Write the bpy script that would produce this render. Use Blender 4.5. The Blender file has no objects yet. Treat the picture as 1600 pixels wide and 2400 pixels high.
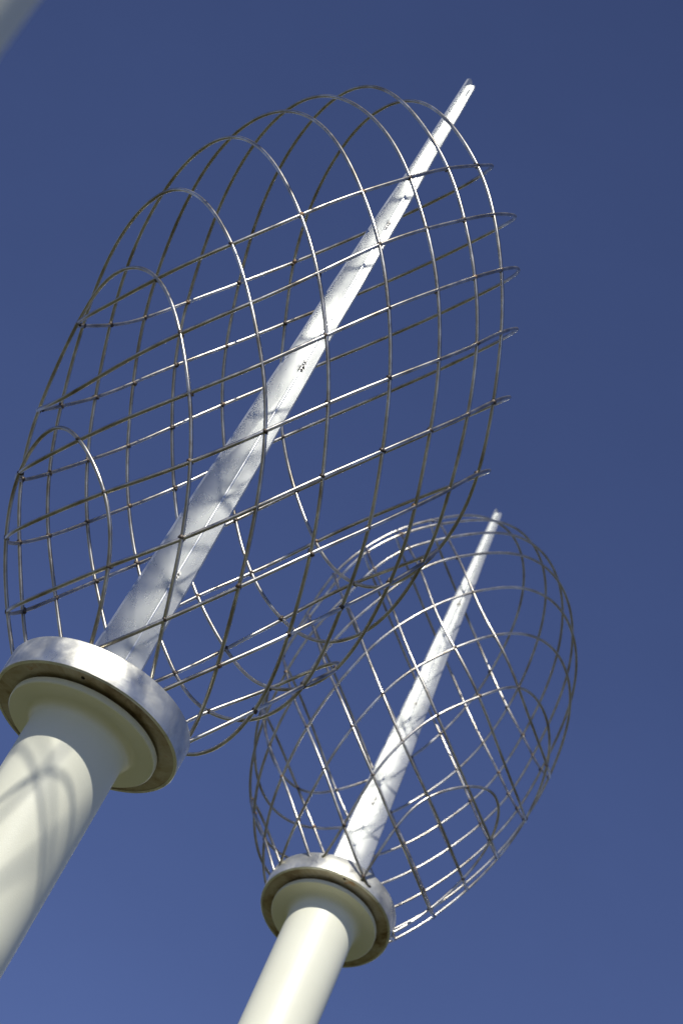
import bpy, bmesh, math, random
import numpy as np
from mathutils import Vector, Matrix

# ------------------------------------------------------------------ camera
scene = bpy.context.scene
COL = scene.collection
F_PX, TILT, ROLL, CAM_Z = 5574.735, 0.6429462, 0.4782775, 1.6
fw = np.array([0, math.cos(TILT), math.sin(TILT)]); rt = np.array([1., 0, 0]); upv = np.cross(rt, fw)
cr, sr = math.cos(ROLL), math.sin(ROLL)
RIGHT, UP = cr * rt + sr * upv, -sr * rt + cr * upv
camd = bpy.data.cameras.new('camera')
camd.sensor_fit = 'VERTICAL'; camd.sensor_height = 36.0; camd.sensor_width = 24.0
camd.lens = F_PX / 2400 * 36.0
camd.clip_start = 0.05; camd.clip_end = 5000
camd.dof.use_dof = True; camd.dof.focus_distance = 5.0; camd.dof.aperture_fstop = 7.1
cam = bpy.data.objects.new('camera', camd); COL.objects.link(cam)
cam.matrix_world = Matrix(((RIGHT[0], UP[0], -fw[0], 0), (RIGHT[1], UP[1], -fw[1], 0), (RIGHT[2], UP[2], -fw[2], CAM_Z), (0, 0, 0, 1)))
scene.camera = cam

# ------------------------------------------------------------------ sky, sun, exposure
SUN = Vector((-0.21075, -0.64862, 0.73135)).normalized()
world = bpy.data.worlds.new('World'); scene.world = world; world.use_nodes = True
nt = world.node_tree; nt.nodes.clear()
sky = nt.nodes.new('ShaderNodeTexSky'); sky.sky_type = 'NISHITA'; sky.sun_disc = False
sky.sun_elevation = math.asin(SUN.z); sky.sun_rotation = math.atan2(SUN.x, SUN.y)
sky.altitude = 0; sky.air_density = 0.7; sky.dust_density = 0.0; sky.ozone_density = 5.0
bg = nt.nodes.new('ShaderNodeBackground'); bg.inputs['Strength'].default_value = 0.096
wo = nt.nodes.new('ShaderNodeOutputWorld')
tint = nt.nodes.new('ShaderNodeVectorMath'); tint.operation = 'MULTIPLY'; tint.inputs[1].default_value = (1.05, .87, 1.03)  # the camera's colour balance
wc = nt.nodes.new('ShaderNodeTexCoord'); wm = nt.nodes.new('ShaderNodeMapping'); wm.inputs['Scale'].default_value = (2.2, 4.5, 3.0); wm.inputs['Rotation'].default_value = (.4, .2, .6)
wn = nt.nodes.new('ShaderNodeTexNoise'); wn.inputs['Scale'].default_value = 1.6; wn.inputs['Detail'].default_value = 7; wn.inputs['Roughness'].default_value = .6
wr = nt.nodes.new('ShaderNodeMapRange'); wr.inputs['From Min'].default_value = .3; wr.inputs['From Max'].default_value = .75; wr.inputs['To Min'].default_value = .96; wr.inputs['To Max'].default_value = 1.07
veil = nt.nodes.new('ShaderNodeVectorMath'); veil.operation = 'SCALE'   # very faint high cirrus, all over the sky
nt.links.new(wc.outputs['Generated'], wm.inputs['Vector']); nt.links.new(wm.outputs['Vector'], wn.inputs['Vector']); nt.links.new(wn.outputs['Fac'], wr.inputs['Value'])
nt.links.new(sky.outputs['Color'], tint.inputs[0]); nt.links.new(tint.outputs['Vector'], veil.inputs[0]); nt.links.new(wr.outputs['Result'], veil.inputs['Scale'])
nt.links.new(veil.outputs['Vector'], bg.inputs['Color']); nt.links.new(bg.outputs['Background'], wo.inputs['Surface'])
sl = bpy.data.lights.new('sun', 'SUN'); sl.energy = 4.05; sl.angle = math.radians(0.7); sl.color = (1.0, 0.98, 0.95)
so = bpy.data.objects.new('sun', sl); COL.objects.link(so)
so.rotation_euler = SUN.to_track_quat('Z', 'Y').to_euler(); so.location = (-3, -8, 12)
vs = scene.view_settings; vs.view_transform = 'Standard'; vs.look = 'None'; vs.gamma = 1.0; vs.exposure = 0.0
vs.use_curve_mapping = False
scene.render.engine = 'CYCLES'
scene.cycles.max_bounces = 10; scene.cycles.glossy_bounces = 6; scene.cycles.diffuse_bounces = 4

# ------------------------------------------------------------------ materials
def new_mat(name):
    m = bpy.data.materials.new(name); m.use_nodes = True
    n = m.node_tree.nodes; b = n['Principled BSDF']
    return m, m.node_tree, n, b
def noise(t, scale, detail=4, rough=.55, vec=None, dist=0.):
    n = t.nodes.new('ShaderNodeTexNoise'); n.inputs['Scale'].default_value = scale
    n.inputs['Detail'].default_value = detail; n.inputs['Roughness'].default_value = rough
    n.inputs['Distortion'].default_value = dist
    if vec is not None: t.links.new(vec, n.inputs['Vector'])
    return n
def ramp(t, fac, stops):
    r = t.nodes.new('ShaderNodeValToRGB'); e = r.color_ramp.elements
    while len(e) < len(stops): e.new(.5)
    for el, (p, c) in zip(e, stops):
        el.position = p; el.color = (c, c, c, 1) if not hasattr(c, '__len__') else (*c, 1)
    t.links.new(fac, r.inputs['Fac']); return r
def objco(t, scale=(1, 1, 1), rot=(0, 0, 0)):
    c = t.nodes.new('ShaderNodeTexCoord'); m = t.nodes.new('ShaderNodeMapping')
    m.inputs['Scale'].default_value = scale; m.inputs['Rotation'].default_value = rot
    t.links.new(c.outputs['Object'], m.inputs['Vector']); return m.outputs['Vector']
def bump(t, b, h, strength, dist):
    n = t.nodes.new('ShaderNodeBump'); n.inputs['Strength'].default_value = strength; n.inputs['Distance'].default_value = dist
    t.links.new(h, n.inputs['Height']); t.links.new(n.outputs['Normal'], b.inputs['Normal'])

def mat_paint():
    m, t, n, b = new_mat('cream_paint'); v = objco(t)
    c = noise(t, 5, 5, .6, v)
    r = ramp(t, c.outputs['Fac'], [(.3, (.82, .80, .61)), (.7, (.855, .84, .65))])
    t.links.new(r.outputs['Color'], b.inputs['Base Color'])
    b.inputs['Roughness'].default_value = .40; b.inputs['Specular IOR Level'].default_value = .5
    b.inputs['Coat Weight'].default_value = .06; b.inputs['Coat Roughness'].default_value = .18
    h = noise(t, 420, 2, .5, v); bump(t, b, h.outputs['Fac'], .3, .0008)
    return m
def mat_plate(name, base=(.66, .67, .67), r0=.2, r1=.42, axis=None, con=1., bs=.22, met=.8):
    m, t, n, b = new_mat(name); v = objco(t)
    b.inputs['Metallic'].default_value = met
    big = noise(t, 9, 6, .62, v, .6)
    cl = ramp(t, big.outputs['Fac'], [(.28, tuple(x * (1 - .22 * con) for x in base)), (.5, base), (.75, tuple(min(1, x * (1 + .12 * con)) for x in base))])
    t.links.new(cl.outputs['Color'], b.inputs['Base Color'])
    mid = noise(t, 22, 5, .6, v, .4)
    rr = ramp(t, mid.outputs['Fac'], [(.3, r0), (.7, r1)])
    t.links.new(rr.outputs['Color'], b.inputs['Roughness'])
    # sanding marks: long fine scratches
    sc = noise(t, 1, 3, .7, objco(t, (120, 120, 14) if axis == 'z' else (40, 40, 420), (.2, .35, .3)))
    ad = t.nodes.new('ShaderNodeMath'); ad.operation = 'MULTIPLY_ADD'
    t.links.new(sc.outputs['Fac'], ad.inputs[0]); ad.inputs[1].default_value = .35
    wv = noise(t, 6, 2, .5, v)
    t.links.new(wv.outputs['Fac'], ad.inputs[2]); bump(t, b, ad.outputs[0], bs, .004)
    b.inputs['Anisotropic'].default_value = .4
    return m
def mat_rod():
    m, t, n, b = new_mat('mild_steel_rod'); v = objco(t)
    b.inputs['Metallic'].default_value = 1
    c = noise(t, 14, 5, .65, v)
    r = ramp(t, c.outputs['Fac'], [(.3, (.25, .215, .155)), (.5, (.44, .41, .345)), (.68, (.62, .60, .54))])
    t.links.new(r.outputs['Color'], b.inputs['Base Color'])
    q = ramp(t, noise(t, 30, 3, .5, v).outputs['Fac'], [(.3, .27), (.7, .39)])
    t.links.new(q.outputs['Color'], b.inputs['Roughness'])
    bump(t, b, noise(t, 120, 2, .5, v).outputs['Fac'], .08, .0008)
    return m
def mat_weld():
    m, t, n, b = new_mat('burnt_weld'); v = objco(t)
    b.inputs['Metallic'].default_value = .8; b.inputs['Roughness'].default_value = .5
    r = ramp(t, noise(t, 25, 3, .6, v).outputs['Fac'], [(.38, (.055, .045, .038)), (.55, (.16, .13, .10)), (.72, (.34, .20, .09))])
    t.links.new(r.outputs['Color'], b.inputs['Base Color'])
    bump(t, b, noise(t, 500, 2, .5, v).outputs['Fac'], .5, .002)
    return m
def mat_seam():
    m, t, n, b = new_mat('ground_weld'); v = objco(t)
    b.inputs['Metallic'].default_value = 1; b.inputs['Roughness'].default_value = .42
    r = ramp(t, noise(t, 60, 3, .6, v).outputs['Fac'], [(.35, (.20, .18, .15)), (.6, (.5, .49, .46))])
    t.links.new(r.outputs['Color'], b.inputs['Base Color'])
    bump(t, b, noise(t, 350, 2, .5, v).outputs['Fac'], .6, .003)
    return m
def mat_under():
    m, t, n, b = new_mat('rust_stained_plate'); v = objco(t)
    r = ramp(t, noise(t, 11, 6, .68, v, .6).outputs['Fac'], [(.34, (.19, .12, .05)), (.46, (.42, .34, .22)), (.60, (.54, .49, .39)), (.72, (.42, .21, .07))])
    t.links.new(r.outputs['Color'], b.inputs['Base Color'])
    b.inputs['Metallic'].default_value = .6
    q = ramp(t, noise(t, 12, 4, .6, v).outputs['Fac'], [(.3, .34), (.7, .62)])
    t.links.new(q.outputs['Color'], b.inputs['Roughness'])
    bump(t, b, noise(t, 120, 3, .5, v).outputs['Fac'], .2, .002)
    return m
def mat_ground():
    m, t, n, b = new_mat('dry_grass'); v = objco(t)
    r = ramp(t, noise(t, 1.3, 8, .7, v).outputs['Fac'], [(.3, (.055, .062, .018)), (.55, (.088, .09, .032)), (.8, (.135, .125, .058))])
    t.links.new(r.outputs['Color'], b.inputs['Base Color']); b.inputs['Roughness'].default_value = .9
    bump(t, b, noise(t, 40, 4, .6, v).outputs['Fac'], .6, .05)
    return m
def mat_hole():
    m, t, n, b = new_mat('dark_hole'); b.inputs['Base Color'].default_value = (.012, .01, .008, 1); b.inputs['Roughness'].default_value = .9
    return m
M = {'paint': mat_paint(), 'collar': mat_plate('sanded_steel', (.74, .72, .61), .25, .5, None, 2.2, .2, .82), 'fin': mat_plate('brushed_fin_steel', (.75, .755, .71), .25, .31, 'z', .45, .012, .76),
     'rod': mat_rod(), 'weld': mat_weld(), 'seam': mat_seam(), 'under': mat_under(), 'ground': mat_ground(), 'hole': mat_hole()}

# ------------------------------------------------------------------ mesh helpers
def link(name, verts, faces, mat, parent=None, origin=(0, 0, 0), smooth=True, sharp=None):
    me = bpy.data.meshes.new(name)
    v = np.asarray(verts, float) - np.asarray(origin, float)
    me.from_pydata(v.tolist(), [], faces); me.validate(); me.update()
    bm = bmesh.new(); bm.from_mesh(me); bmesh.ops.recalc_face_normals(bm, faces=bm.faces[:]); bm.to_mesh(me); bm.free()
    if smooth: me.polygons.foreach_set('use_smooth', [True] * len(me.polygons))
    if sharp is not None: me.set_sharp_from_angle(angle=math.radians(sharp))
    me.materials.append(mat)
    o = bpy.data.objects.new(name, me); COL.objects.link(o)
    if parent: o.parent = parent
    return o
def basis(u):
    u = np.asarray(u, float); u = u / np.linalg.norm(u)
    a = np.cross([0, 1, 0], u); a /= np.linalg.norm(a)
    return a, np.cross(u, a), u
def lathe(c, u, prof, seg=96):
    """closed profile [(r, z)] turned about the axis through c along u"""
    a, b, u = basis(u); c = np.asarray(c, float); V = []; F = []; n = len(prof)
    for k in range(seg):
        t = 2 * math.pi * k / seg; d = math.cos(t) * a + math.sin(t) * b
        for r, z in prof: V.append(c + d * r + u * z)
    for k in range(seg):
        for i in range(n):
            j = (i + 1) % n; k2 = (k + 1) % seg
            F.append((k * n + i, k2 * n + i, k2 * n + j, k * n + j))
    return V, F
def tube(pts, r, closed, seg=8, cap=True, jit=None):
    pts = np.asarray(pts); n = len(pts); V = []; F = []
    tan = (np.roll(pts, -1, 0) - np.roll(pts, 1, 0)) if closed else np.gradient(pts, axis=0)
    tan /= np.linalg.norm(tan, axis=1)[:, None]
    nr = np.cross(tan[0], [.3, .5, .8]); nr /= np.linalg.norm(nr)
    N = []
    for i in range(n):
        nr = nr - tan[i] * (nr @ tan[i]); nr /= np.linalg.norm(nr); N.append(nr.copy())
    for i in range(n):
        bn = np.cross(tan[i], N[i])
        for k in range(seg):
            t = 2 * math.pi * k / seg; V.append(pts[i] + r * (math.cos(t) * N[i] + math.sin(t) * bn))
    off = 0
    if closed:   # twist between last and first frame
        q = nr - tan[0] * (nr @ tan[0]); b0 = np.cross(tan[0], N[0])
        off = int(round(math.atan2(q @ b0, q @ N[0]) / (2 * math.pi) * seg))
    for i in range(n if closed else n - 1):
        j = (i + 1) % n; o = off if (closed and j == 0) else 0
        for k in range(seg):
            F.append((i * seg + k, i * seg + (k + 1) % seg, j * seg + (k + 1 + o) % seg, j * seg + (k + o) % seg))
    if not closed and cap: F.append(tuple(range(seg - 1, -1, -1))); F.append(tuple((n - 1) * seg + k for k in range(seg)))
    return V, F
_ico = bmesh.new(); bmesh.ops.create_icosphere(_ico, subdivisions=1, radius=1.0)
ICO_V = np.array([v.co[:] for v in _ico.verts]); ICO_F = [tuple(v.index for v in f.verts) for f in _ico.faces]; _ico.free()
class Blob:
    def __init__(s): s.V = []; s.F = []
    def add(s, c, ax, L, r, rng):
        a, b, u = basis(ax + np.array([1e-4, 2e-4, 0])); o = len(s.V)
        for v in ICO_V:
            k = 1 + rng.uniform(-.22, .22); s.V.append(np.asarray(c) + k * (a * v[0] * r + b * v[1] * r + u * v[2] * L))
        s.F += [tuple(i + o for i in f) for f in ICO_F]

# ------------------------------------------------------------------ measured shape of the sculptures (metres)
COLLAR_H, COLLAR_R, POLE_R, CAGE_A, CAGE_C, PHI_A, PHI_B, CAGE_E, CAGE_G = (0.06522, 0.19819, 0.1021, 0.48409, 0.47114, 1.04247, 1.05345, 1.77286, 0.13942)
SHAPES = {
 'near': {
  'C': [-0.2438, 4.136, 4.8416],
  'X': [0.89797, 0.44005, 0.0],
  'Y': [-0.44005, 0.89797, 0.0],
  'Z': [0.0, 0.0, 1.0],
  'dA': [-0.5517, -0.4313, -0.314, -0.181, -0.0449, 0.0855, 0.2213, 0.3583],
  'dB': [0.348, 0.2113, 0.0818, -0.0462, -0.1776, -0.3097, -0.4321, -0.547],
  'col': [-0.2499, 4.0928, 3.9069],
  'up': [0.02207, -0.00838, 0.99972],
  'sb': [-0.2498, 4.0921, 3.9721],
  'st': [-0.1998, 4.0753, 6.0209],
  'nodes': [[-0.095,3.837,5.549],[-0.143,3.756,5.411],[-0.204,3.704,5.275],[-0.273,3.677,5.144],[-0.358,3.674,5.007],[-0.459,3.706,4.874],[-0.581,3.804,4.756],[-0.002,3.827,5.412],
   [-0.051,3.749,5.275],[-0.112,3.698,5.138],[-0.18,3.668,5.007],[-0.263,3.661,4.871],[-0.36,3.686,4.737],[-0.465,3.748,4.619],[0.074,3.844,5.283],[0.025,3.766,5.146],
   [-0.036,3.714,5.009],[-0.104,3.684,4.878],[-0.188,3.678,4.742],[-0.282,3.699,4.608],[-0.381,3.747,4.49],[-0.521,3.877,4.369],[0.138,3.883,5.155],[0.09,3.803,5.018],
   [0.03,3.75,4.881],[-0.04,3.722,4.75],[-0.123,3.716,4.614],[-0.215,3.731,4.48],[-0.309,3.771,4.362],[-0.433,3.867,4.241],[0.192,3.947,5.024],[0.146,3.863,4.887],
   [0.085,3.811,4.75],[0.016,3.783,4.619],[-0.066,3.772,4.483],[-0.156,3.783,4.349],[-0.246,3.816,4.231],[-0.363,3.899,4.11],[0.229,4.046,4.892],[0.187,3.955,4.755],
   [0.128,3.898,4.618],[0.061,3.865,4.487],[-0.018,3.85,4.351],[-0.106,3.856,4.217],[-0.194,3.885,4.099],[-0.072,3.949,4.095],[0.014,3.948,4.229],[0.089,3.97,4.365],
   [0.152,4.012,4.496],[0.203,4.084,4.633],[0.225,4.217,4.77],[0.02,4.088,4.114],[0.089,4.123,4.251],[0.135,4.199,4.382],[-0.389,4.436,5.549],[-0.482,4.448,5.411],
   [-0.56,4.432,5.275],[-0.625,4.394,5.144],[-0.679,4.328,5.007],[-0.715,4.23,4.874],[-0.713,4.073,4.756],[-0.339,4.517,5.412],[-0.431,4.526,5.275],[-0.509,4.509,5.138],
   [-0.574,4.473,5.007],[-0.631,4.412,4.871],[-0.671,4.32,4.737],[-0.686,4.198,4.619],[-0.371,4.575,5.146],[-0.45,4.559,5.009],[-0.515,4.523,4.878],[-0.571,4.461,4.742],
   [-0.613,4.373,4.608],[-0.635,4.266,4.49],[-0.618,4.075,4.369],[-0.381,4.589,4.881],[-0.446,4.551,4.75],[-0.502,4.489,4.614],[-0.546,4.406,4.48],[-0.573,4.308,4.362],
   [-0.572,4.151,4.241],[-0.364,4.558,4.619],[-0.422,4.5,4.483],[-0.468,4.422,4.349],[-0.498,4.33,4.231],[-0.505,4.187,4.11],[-0.221,4.611,4.887],[-0.204,4.575,4.618],
   [-0.123,4.588,4.755],[-0.025,4.565,4.892],[-0.171,4.501,4.365],[-0.099,4.525,4.496],[-0.011,4.521,4.633],[0.107,4.457,4.77],[-0.05,4.407,4.251],[0.038,4.396,4.382],
   [-0.589,3.932,4.432],[-0.641,3.866,4.8],[-0.625,3.842,5.028],[-0.585,3.838,5.232],[-0.527,3.848,5.405],[-0.467,3.878,5.549],[-0.401,3.931,5.677],[-0.315,3.99,5.773],
   [-0.046,4.28,4.069],[0.018,4.317,4.213],[0.072,4.346,4.367],[0.114,4.38,4.546],[0.143,4.41,4.751],[-0.069,3.964,5.688],[0.032,3.98,5.584],[0.11,4.003,5.462],
   [0.171,4.042,5.329],[0.215,4.087,5.169],[0.239,4.125,4.968],[-0.721,4.135,4.792],[-0.683,4.148,4.584],[-0.635,4.173,4.418],[-0.576,4.183,4.26],[-0.507,4.212,4.126]],
  'w': [[0.0085,0.0159,-0.0212],[-0.0043,0.0024,-0.0032],[0.0137,-0.0057,0.0076],[0.0037,0.0154,-0.0205],[-0.0027,-0.0055,0.0073],[-0.0041,0.0134,-0.0179],[0.0096,-0.0125,0.0167],[-0.0124,-0.0129,0.0173],
   [-0.002,0.0077,-0.0103],[-0.0198,0.0011,-0.0015],[-0.0032,-0.0186,0.0248],[0.0145,0.0228,-0.0304],[-0.0065,-0.0111,0.0148],[0.0072,0.0016,-0.0022],[0.0173,0.0067,-0.0089],[-0.0049,-0.0107,0.0143],
   [0.0183,0.0008,-0.001],[-0.0236,-0.0097,0.0129],[-0.016,-0.0126,0.0169],[0.0091,0.0233,-0.0312],[-0.0086,-0.0075,0.0101],[-0.0426,-0.0166,0.0222],[-0.0201,-0.0019,0.0026],[0.0207,0.0041,-0.0055],
   [-0.0083,0.0148,-0.0197],[0.0411,0.0067,-0.009],[-0.0189,0.0083,-0.0111],[0.0358,-0.0467,0.0623],[-0.0109,0.0232,-0.0309],[0.0234,-0.0096,0.0127],[-0.0109,0.0112,-0.0149],[0.003,-0.0151,0.0201],
   [-0.0201,-0.0027,0.0036],[0.0096,-0.022,0.0294],[-0.043,0.0415,-0.0554],[0.0211,0.007,-0.0094],[-0.0187,0.0093,-0.0124],[0.03,-0.0314,0.042],[-0.0433,0.0092,-0.0123],[0.0252,0.0071,-0.0095],
   [-0.0245,0.0138,-0.0184],[0.0434,-0.0083,0.011],[-0.0031,-0.0335,0.0448],[0.0011,-0.0159,0.0212],[-0.033,0.0364,-0.0485],[-0.0032,-0.0082,0.011],[0.0339,0.0111,-0.0149],[-0.0503,0.0339,-0.0453],
   [0.0213,-0.0262,0.035],[-0.0086,0.005,-0.0066],[-0.0019,-0.0159,0.0213],[0.0055,-0.0029,0.0039],[-0.0024,-0.0161,0.0215],[0.0187,0.0177,-0.0236],[-0.0084,0.0101,-0.0135],[0.0064,0.0002,-0.0002],
   [0.002,-0.0099,0.0132],[-0.0064,0.0279,-0.0372],[0.0269,-0.018,0.0241],[-0.063,0.0002,-0.0002],[-0.0502,0.0103,-0.0137],[0.0079,-0.0171,0.0228],[-0.0117,0.0174,-0.0233],[0.0055,-0.0167,0.0223],
   [-0.0261,-0.0055,0.0073],[0.0316,0.0128,-0.0171],[0.0012,0.0117,-0.0156],[-0.0337,0.0212,-0.0283],[-0.0041,-0.0032,0.0043],[0.0059,0.0067,-0.0089],[-0.0015,-0.0027,0.0036],[-0.0191,-0.0093,0.0125],
   [0.0293,-0.028,0.0373],[-0.0694,0.0317,-0.0424],[-0.0573,0.0013,-0.0018],[0.0078,0.0074,-0.0099],[-0.0067,0.0003,-0.0004],[-0.0143,0.0129,-0.0172],[0.0252,0.0169,-0.0226],[-0.0248,-0.0167,0.0223],
   [-0.0264,-0.0,0.0],[0.0376,0.0072,-0.0096],[-0.0198,-0.0099,0.0132],[0.0129,-0.0113,0.015],[0.0035,0.0228,-0.0304],[0.01,-0.0077,0.0102],[-0.0011,-0.0077,0.0102],[-0.0373,-0.0126,0.0168],
   [0.0062,0.0116,-0.0155],[0.0113,-0.0046,0.0061],[0.0127,0.0094,-0.0125],[0.0137,-0.0034,0.0045],[0.0181,0.0059,-0.0078],[-0.0517,-0.035,0.0467],[-0.0193,-0.0165,0.022],[0.0089,0.0191,-0.0255],
   [0.0398,0.0353,-0.0471],[0.0142,0.0015,-0.002],[-0.0093,-0.0075,0.01],[-0.0037,-0.0059,0.0079],[-0.0085,-0.0086,0.0114],[0.0195,0.0213,-0.0284],[-0.028,-0.031,0.0414],[0.0185,0.0172,-0.023],
   [0.0056,0.0066,-0.0088],[-0.0017,-0.0023,0.003],[-0.0056,-0.0067,0.009],[-0.0143,-0.0172,0.0229],[0.0392,0.0427,-0.057],[-0.0163,0.0005,-0.0007],[0.041,-0.0104,0.0139],[-0.0361,0.01,-0.0134],
   [0.0135,-0.0035,0.0047],[-0.0035,0.0007,-0.0009],[0.0474,-0.0141,0.0189],[0.1007,-0.0268,0.0358],[0.0258,-0.0205,0.0273],[0.0863,-0.017,0.0227],[0.0186,-0.0027,0.0035],[-0.0118,0.001,-0.0013]],
 },
 'far': {
  'C': [0.5093, 6.3952, 5.767],
  'X': [0.73572, -0.65841, 0.15877],
  'Y': [0.67724, 0.71258, -0.18322],
  'Z': [0.0075, 0.24232, 0.97017],
  'dA': [-0.5489, -0.4225, -0.3019, -0.1692, -0.0423, 0.0824, 0.2094, 0.3391],
  'dB': [0.3619, 0.234, 0.0977, -0.0296, -0.1717, -0.3151, -0.4377, -0.5488],
  'col': [0.5024, 6.1992, 4.9012],
  'up': [0.0075, 0.24232, 0.97017],
  'sb': [0.4979, 6.2156, 4.9643],
  'st': [0.501, 6.7136, 6.9539],
  'nodes': [[0.275,6.337,6.507],[0.294,6.221,6.404],[0.336,6.119,6.289],[0.391,6.042,6.177],[0.474,5.977,6.046],[0.586,5.941,5.907],[0.74,5.972,5.772],[0.188,6.322,6.377],
   [0.21,6.208,6.274],[0.252,6.106,6.158],[0.306,6.028,6.047],[0.386,5.959,5.917],[0.493,5.919,5.779],[0.62,5.921,5.651],[0.122,6.326,6.245],[0.144,6.213,6.141],
   [0.185,6.111,6.026],[0.239,6.032,5.915],[0.32,5.964,5.785],[0.424,5.921,5.647],[0.539,5.911,5.523],[0.704,5.965,5.394],[0.073,6.347,6.111],[0.093,6.232,6.008],
   [0.134,6.129,5.893],[0.189,6.052,5.781],[0.27,5.984,5.651],[0.37,5.937,5.515],[0.478,5.92,5.392],[0.618,5.948,5.269],[0.04,6.387,5.97],[0.098,6.166,5.753],
   [0.154,6.088,5.641],[0.232,6.018,5.511],[0.328,5.967,5.376],[0.432,5.944,5.255],[0.561,5.962,5.135],[0.081,6.225,5.601],[0.207,6.07,5.361],[0.3,6.014,5.227],
   [0.399,5.988,5.107],[0.133,6.215,5.347],[0.202,6.135,5.22],[0.291,6.075,5.087],[0.234,6.243,5.062],[0.73,6.816,6.384],[0.818,6.772,6.262],[0.891,6.703,6.139],
   [0.942,6.621,6.028],[0.98,6.509,5.909],[0.705,6.866,6.237],[0.791,6.82,6.116],[0.864,6.751,5.993],[0.916,6.67,5.882],[0.957,6.561,5.762],[0.662,6.895,6.099],
   [0.748,6.849,5.978],[0.821,6.78,5.854],[0.425,6.869,5.709],[0.277,6.784,5.606],[0.399,6.776,5.476]],
  'w': [[0.0036,0.0094,-0.0125],[0.0278,-0.0003,0.0004],[0.026,-0.0031,0.0041],[-0.0274,0.0018,-0.0024],[0.0235,0.009,-0.012],[0.0121,0.0029,-0.0038],[-0.0392,-0.01,0.0134],[-0.0116,-0.0052,0.007],
   [-0.0683,-0.0109,0.0145],[0.0303,0.0355,-0.0474],[0.0039,-0.0501,0.0669],[-0.0338,0.0259,-0.0346],[0.0117,-0.0168,0.0225],[0.047,0.0041,-0.0055],[0.0492,0.0155,-0.0207],[0.0359,-0.0156,0.0208],
   [-0.0735,-0.01,0.0133],[0.0544,0.0291,-0.0389],[-0.0069,-0.015,0.02],[-0.0171,0.034,-0.0454],[-0.0461,-0.0152,0.0203],[0.0124,0.0139,-0.0185],[-0.0543,-0.0078,0.0104],[-0.0002,-0.0132,0.0177],
   [0.0235,0.0326,-0.0435],[-0.0177,-0.0424,0.0566],[0.0094,0.0039,-0.0052],[0.0123,-0.0329,0.044],[0.0209,0.015,-0.0201],[-0.0006,-0.0048,0.0064],[0.0387,0.0186,-0.0248],[-0.0241,-0.018,0.024],
   [0.0113,0.0431,-0.0575],[-0.0173,-0.0111,0.0148],[-0.0044,0.0402,-0.0537],[-0.0082,-0.0096,0.0128],[-0.0424,-0.0249,0.0333],[0.0064,-0.0142,0.019],[0.0182,-0.0141,0.0188],[-0.038,-0.0555,0.074],
   [0.0973,0.0606,-0.0809],[-0.0181,0.0006,-0.0008],[0.0272,0.0343,-0.0458],[-0.0491,-0.0129,0.0172],[0.0184,-0.0092,0.0122],[-0.0181,-0.0071,0.0094],[0.0269,0.0151,-0.0202],[-0.0228,-0.0202,0.027],
   [0.0048,0.0127,-0.0169],[-0.0227,-0.0096,0.0128],[-0.0101,-0.0048,0.0064],[0.0087,0.0184,-0.0246],[0.0121,-0.0004,0.0005],[0.018,0.0051,-0.0068],[0.0004,-0.0023,0.003],[-0.0119,-0.0114,0.0152],
   [0.0047,-0.0054,0.0073],[-0.008,0.0015,-0.002],[-0.0222,0.0005,-0.0007],[0.0324,0.0127,-0.017],[-0.0163,-0.0106,0.0141]],
 },
 'corner': {
  'C': [-0.5027, 1.3062, 3.851],
  'X': [0.94207, 0.33541, -0.00114],
  'Y': [-0.32835, 0.92153, -0.20729],
  'Z': [-0.06848, 0.19566, 0.97828],
  'dA': [-0.5517, -0.4313, -0.314, -0.181, -0.0449, 0.0855, 0.2213, 0.3583],
  'dB': [0.348, 0.2113, 0.0818, -0.0462, -0.1776, -0.3097, -0.4321, -0.547],
  'col': [-0.4387, 1.1233, 2.9363],
  'up': [-0.06848, 0.19566, 0.97828],
  'sb': [-0.4432, 1.136, 2.9999],
  'st': [-0.5835, 1.5371, 5.0054],
 },
 'beside': {
  'C': [-0.9588, 2.7589, 5.3833],
  'X': [0.94055, 0.33959, 0.00628],
  'Y': [-0.33601, 0.93302, -0.12876],
  'Z': [-0.04958, 0.119, 0.99166],
  'dA': [-0.5517, -0.4313, -0.314, -0.181, -0.0449, 0.0855, 0.2213, 0.3583],
  'dB': [0.348, 0.2113, 0.0818, -0.0462, -0.1776, -0.3097, -0.4321, -0.547],
  'col': [-0.9124, 2.6476, 4.4561],
  'up': [-0.04958, 0.119, 0.99166],
  'sb': [-0.9156, 2.6553, 4.5206],
  'st': [-1.0173, 2.8993, 6.5535],
 },
}
FLANGE_R, SIG = 0.1588, 0.16

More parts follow.
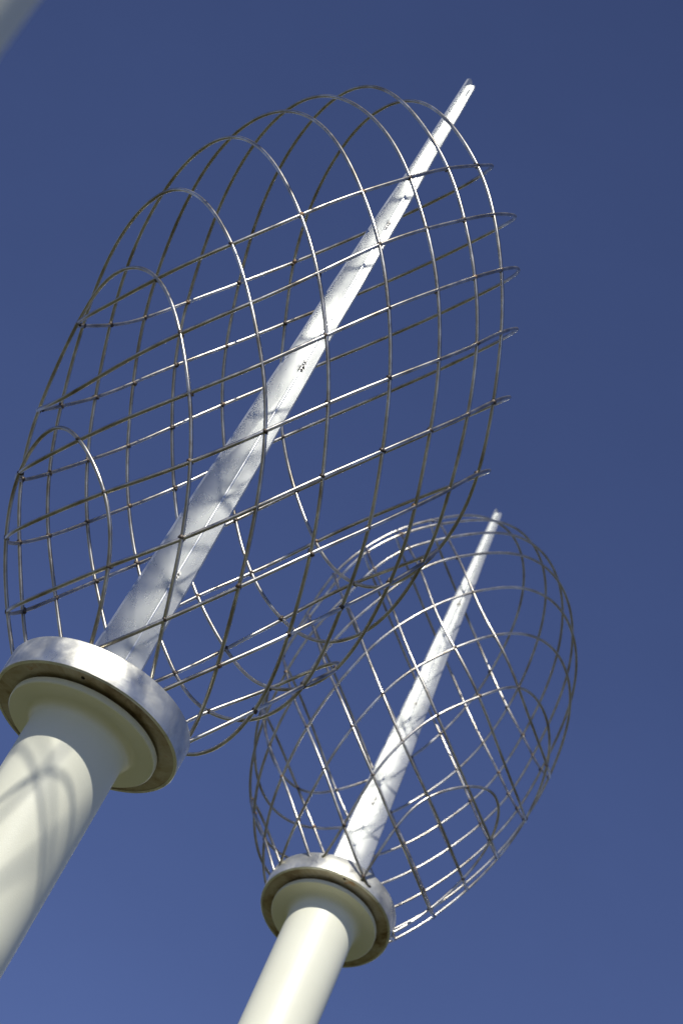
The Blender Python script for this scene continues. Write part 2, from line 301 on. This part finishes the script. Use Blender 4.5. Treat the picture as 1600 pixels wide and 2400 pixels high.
def disp(S, X):
    if 'nodes' not in S: return X
    k = np.exp(-((X[:, None] - S['N'][None]) ** 2).sum(-1) / (2 * SIG ** 2))
    return X + k @ S['WT']
def to_world(S, L): return np.asarray(S['C']) + L[:, :1] * np.asarray(S['X']) + L[:, 1:2] * np.asarray(S['Y']) + L[:, 2:] * np.asarray(S['Z'])
def cage_rr(x, z):
    return np.maximum(1 - np.minimum(np.abs(z), 1) ** CAGE_E, 0) ** (2 / CAGE_E) * (1 + CAGE_G * z) ** 2 - (x / CAGE_A) ** 2
def hoop_curve(S, fam, i, n=150):
    ph, sx = (PHI_A, 1) if fam == 'A' else (PHI_B, -1); D = S['d' + fam][i]
    nr, tn = (sx * math.sin(ph), math.cos(ph)), (math.cos(ph), -sx * math.sin(ph))
    u = np.linspace(-1.6, 1.6, 6001); rr = cage_rr(nr[0] * D + tn[0] * u, nr[1] * D + tn[1] * u)
    rr[np.abs(nr[1] * D + tn[1] * u) > 1] = -1; ok = np.where(rr > 0)[0]; u0, u1 = u[ok[0]], u[ok[-1]]
    t = np.linspace(0, 2 * math.pi, n, endpoint=False); uu = (u0 + u1) / 2 + (u1 - u0) / 2 * np.cos(t)
    x, z = nr[0] * D + tn[0] * uu, nr[1] * D + tn[1] * uu
    y = np.sign(np.sin(t)) * CAGE_C * np.sqrt(np.maximum(cage_rr(x, z), 0))
    return disp(S, to_world(S, np.stack([x, y, z], 1)))
def collar_hr(S, X):
    d = X - np.asarray(S['col']); u = np.asarray(S['up']); h = d @ u
    return h, np.linalg.norm(d - h[:, None] * u, axis=1)

def build_sculpture(key, label, drain=None, fins=(208.9, 298.9), widths=(.108, .051), seed=1):
    S = SHAPES[key]; rng = random.Random(seed)
    if 'nodes' in S: S['N'] = np.array(S['nodes']); S['WT'] = np.array(S['w'])
    col, u = np.array(S['col']), np.array(S['up']); u = u / np.linalg.norm(u)
    base = col - u * (col[2] / u[2])
    root = bpy.data.objects.new('wire_bulb_sculpture', None); COL.objects.link(root); root.location = base
    root['label'] = label; root['category'] = 'sculpture'; root['group'] = 'steel bulbs on cream poles'
    og = base
    # pole
    V, F = lathe(col, u, [(POLE_R, -.014), (POLE_R, -.25), (POLE_R, -.6), (POLE_R, -1.2), (POLE_R, -2.4), (POLE_R, -(col[2] / u[2]) - .05), (POLE_R - .008, -(col[2] / u[2]) - .05), (POLE_R - .008, -.014)], 128)
    link('pole', V, F, M['paint'], root, og, True, 40)
    # weld fillet under the flange: concave quarter round
    R0 = .020; prof = [(POLE_R - .003, -.0195)]
    prof = [(POLE_R - .004, -.017)] + [(POLE_R + R0 - R0 * math.cos(a) * 1.0 , -.019 - R0 + R0 * math.sin(a)) for a in np.linspace(0, math.pi / 2, 9)][::-1]
    prof = [(POLE_R - .004, -.0175), (POLE_R + R0, -.0175)] + prof[1:] + [(POLE_R - .004, -.019 - R0)]
    V, F = lathe(col, u, prof, 96); link('weld_fillet', V, F, M['paint'], root, og, True, 50)
    # flange with a rounded rim
    V, F = lathe(col, u, [(.06, -.019), (FLANGE_R - .002, -.019), (FLANGE_R, -.017), (FLANGE_R, -.006), (FLANGE_R - .002, -.004), (.06, -.004)], 128)
    link('flange', V, F, M['paint'], root, og, True, 35)
    V, F = lathe(col, u, [(.05, -.0038), (.135, -.0038), (.135, .0013), (.05, .0013)], 64)
    link('spacer', V, F, M['weld'], root, og, True, 35)
    # collar: drum band with plates inside its lips
    w = .007
    V, F = lathe(col, u, [(COLLAR_R - w, 0), (COLLAR_R - .0015, 0), (COLLAR_R, .0015), (COLLAR_R, COLLAR_H - .004), (COLLAR_R - .0012, COLLAR_H - .0012), (COLLAR_R - .004, COLLAR_H), (COLLAR_R - w, COLLAR_H)], 160)
    band = link('collar', V, F, M['collar'], root, og, True, 40)
    V, F = lathe(col, u, [(.05, .0015), (COLLAR_R - w + .0005, .0015), (COLLAR_R - w + .0005, .011), (.05, .011)], 128)
    link('bottom_plate', V, F, M['under'], band, og, True, 35)
    V, F = lathe(col, u, [(.004, COLLAR_H - .008), (COLLAR_R - w + .0005, COLLAR_H - .008), (COLLAR_R - w + .0005, COLLAR_H - .001), (.004, COLLAR_H - .001)], 128)
    link('top_plate', V, F, M['collar'], band, og, True, 35)
    if drain is not None:
        px = np.array(drain); r = RIGHT * ((px[0] - 800) / F_PX) - UP * ((px[1] - 1200) / F_PX) + fw
        o = col + u * .0012; c = np.array([0, 0, CAM_Z]); X = c + r * (((o - c) @ u) / (r @ u))
        V, F = lathe(X, u, [(.0005, 0), (.0042, 0), (.0042, -.0006), (.0005, -.0006)], 20)
        link('drain_hole', V, F, M['hole'], band, og)
    # spike: four tapered plates welded in a cross
    sb, st = np.array(S['sb']), np.array(S['st']); ax = (st - sb); Ls = np.linalg.norm(ax); ax /= Ls
    Xc, Yc = np.array(S['X']), np.array(S['Y'])
    th = .0052; rear_w = min(widths)
    seams = Blob(); spike = None
    # two plates make the open valley, a third stiffens it from behind
    rear = (fins[0] + fins[1]) / 2 + 180
    for k, fa in enumerate((fins[0], fins[1], rear)):
        a = math.radians(fa); d = math.cos(a) * Xc + math.sin(a) * Yc; d -= ax * (d @ ax); d /= np.linalg.norm(d)
        n = np.cross(ax, d); V = []; F = []; steps = 40; ni = 5; w0 = (widths + (rear_w,))[k]; w1 = w0 * .237
        top = Ls - (.0, .004, .03)[k]; rc = .006
        for i in range(steps + 1):
            f = i / steps; wd = w0 + (w1 - w0) * f; bow = .0011 * math.sin(f * 17 + k * 2) + .0007 * math.sin(f * 41 + k)
            for j in range(ni + 1):
                g = j / ni; e = wd * g; e = e if j else .0005
                zz = f * top
                if i == steps: zz -= (.009, .002, 0, .0, .002, .010)[j]   # rounded, slightly ragged cut
                # brake-formed edge: the outer quarter is rolled a little
                curl = -.0 * g ** 3
                p = sb + ax * (zz - .004) + d * e + n * (bow * g + curl)
                V.append(p + n * th / 2); V.append(p - n * th / 2)
        q = lambda i, j, s: (i * (ni + 1) + j) * 2 + s
        for i in range(steps):
            for j in range(ni):
                F.append((q(i, j, 0), q(i, j + 1, 0), q(i + 1, j + 1, 0), q(i + 1, j, 0)))
                F.append((q(i, j, 1), q(i + 1, j, 1), q(i + 1, j + 1, 1), q(i, j + 1, 1)))
            F.append((q(i, ni, 0), q(i, ni, 1), q(i + 1, ni, 1), q(i + 1, ni, 0)))
            F.append((q(i, 0, 0), q(i + 1, 0, 0), q(i + 1, 0, 1), q(i, 0, 1)))
        for j in range(ni):
            F.append((q(steps, j, 0), q(steps, j + 1, 0), q(steps, j + 1, 1), q(steps, j, 1)))
            F.append((q(0, j, 0), q(0, j, 1), q(0, j + 1, 1), q(0, j + 1, 0)))
        if spike is None:
            pass
        fo = link('spike' if spike is None else 'fin', V, F, M['fin'], root if spike is None else spike, og, True, 30)
        if spike is None: spike = fo
        # ground-down weld fillet in each valley, with a few proud beads
        a2 = math.radians(((fins[0] + fins[1]) / 2, (fins[1] + rear) / 2, (fins[0] + rear) / 2 + 180)[k]); dv = math.cos(a2) * Xc + math.sin(a2) * Yc; dv -= ax * (dv @ ax); dv /= np.linalg.norm(dv)
        pts = [sb + ax * (Ls * .985 * f) + dv * (.0014 + .0005 * math.sin(f * 60 + k)) for f in np.linspace(0, 1, 60)]
        V, F = tube(pts, .0048, False, 10); link('seam_weld', V, F, M['fin'], spike, og)
        z = .25 + .3 * rng.random()
        while z < Ls * .9:
            for m_ in range(rng.randint(3, 5)):
                seams.add(sb + ax * (z + m_ * .008) + dv * .0058 + n * rng.uniform(-.003, .003), ax, rng.uniform(.004, .008), rng.uniform(.0022, .0036), rng)
            z += rng.uniform(.38, .75)
    o = link('stitch_weld', seams.V, seams.F, M['seam'], spike, og); o['kind'] = 'stuff'
    # hoops
    welds = Blob(); rod = S.get('rod', .0043)
    for fam in 'AB':
        for i in range(8):
            C = hoop_curve(S, fam, i); h, r = collar_hr(S, C)
            bad = (h < COLLAR_H - .003) & (r < COLLAR_R - .002) | (h < -.02)
            if bad.any():
                n = len(C); s0 = [k for k in range(n) if bad[k] and not bad[(k + 1) % n]]
                arcs = []
                for s in s0:
                    arc = [C[s]]; k = (s + 1) % n
                    while not bad[k]: arc.append(C[k]); k = (k + 1) % n
                    arc.append(C[k]); arcs.append(np.array(arc))
                arcs = [a for a in arcs if a[:, 2].max() > col[2] + .3]
                arc = max(arcs, key=len)
                # trim both ends onto the top plate
                for e in (0, -1):
                    k = 1 if e == 0 else -2
                    h0, h1 = collar_hr(S, arc[[e]])[0][0], collar_hr(S, arc[[k]])[0][0]
                    if h1 > COLLAR_H - .003 > h0:
                        f = (COLLAR_H - .003 - h0) / (h1 - h0); arc[e] = arc[e] + (arc[k] - arc[e]) * f
                    welds.add(arc[e] + u * .004, u, .006, .0065, rng)
                V, F = tube(arc, rod, False, 10)
            else: V, F = tube(C, rod, True, 10)
            link('hoop', V, F, M['rod'], root, og)
    # welds where hoops of the two sets cross
    D = math.sin(PHI_A) * math.cos(PHI_B) + math.cos(PHI_A) * math.sin(PHI_B)
    for i in range(8):
        for j in range(8):
            x = (S['dA'][i] * math.cos(PHI_B) - math.cos(PHI_A) * S['dB'][j]) / D
            z = (math.sin(PHI_A) * S['dB'][j] + math.sin(PHI_B) * S['dA'][i]) / D
            rr = float(cage_rr(np.array([x]), np.array([z]))[0])
            if rr <= 0 or abs(z) > .97: continue
            for s in (-1, 1):
                X = disp(S, to_world(S, np.array([[x, s * CAGE_C * math.sqrt(rr), z]])))
                h, r = collar_hr(S, X)
                if h[0] < COLLAR_H + .004 and r[0] < COLLAR_R + .004 or h[0] < 0: continue
                out = X[0] - np.array(S['C']); out /= np.linalg.norm(out)
                t1 = np.array([rng.uniform(-1, 1) for _ in range(3)])
                welds.add(X[0] - out * .001 + t1 * .0015, t1, .0088, .0068, rng)
                if rng.random() < .6:
                    welds.add(X[0] - out * .003 + np.array([rng.uniform(-1, 1) for _ in range(3)]) * .005, t1, .005, .0042, rng)
    o = link('crossing_weld', welds.V, welds.F, M['weld'], root, og); o['kind'] = 'stuff'
    return root

# ------------------------------------------------------------------ the setting
gv = [(-400, -400, 0), (400, -400, 0), (400, 400, 0), (-400, 400, 0)]
g = link('ground', gv, [(0, 1, 2, 3)], M['ground'], None, (0, 0, 0), False); g['kind'] = 'structure'

# ------------------------------------------------------------------ the sculptures
build_sculpture('near', 'large wire bulb on cream pole at lower left, the nearer one filling the frame', (195, 1589), (208.9, 298.9), (.108, .051), 3)
build_sculpture('far', 'smaller-looking wire bulb on cream pole at lower right, farther behind the large one', (807, 2060), (276.8, 366.8), (.094, .0795), 5)
build_sculpture('corner', 'blurred shaded cream pole of a nearer sculpture cut off by the top left corner', None, (208.9, 298.9), (.1, .06), 7)
build_sculpture('beside', 'wire bulb sculpture standing just outside the left edge, its hoops shading the near pole', None, (208.9, 298.9), (.1, .06), 9)
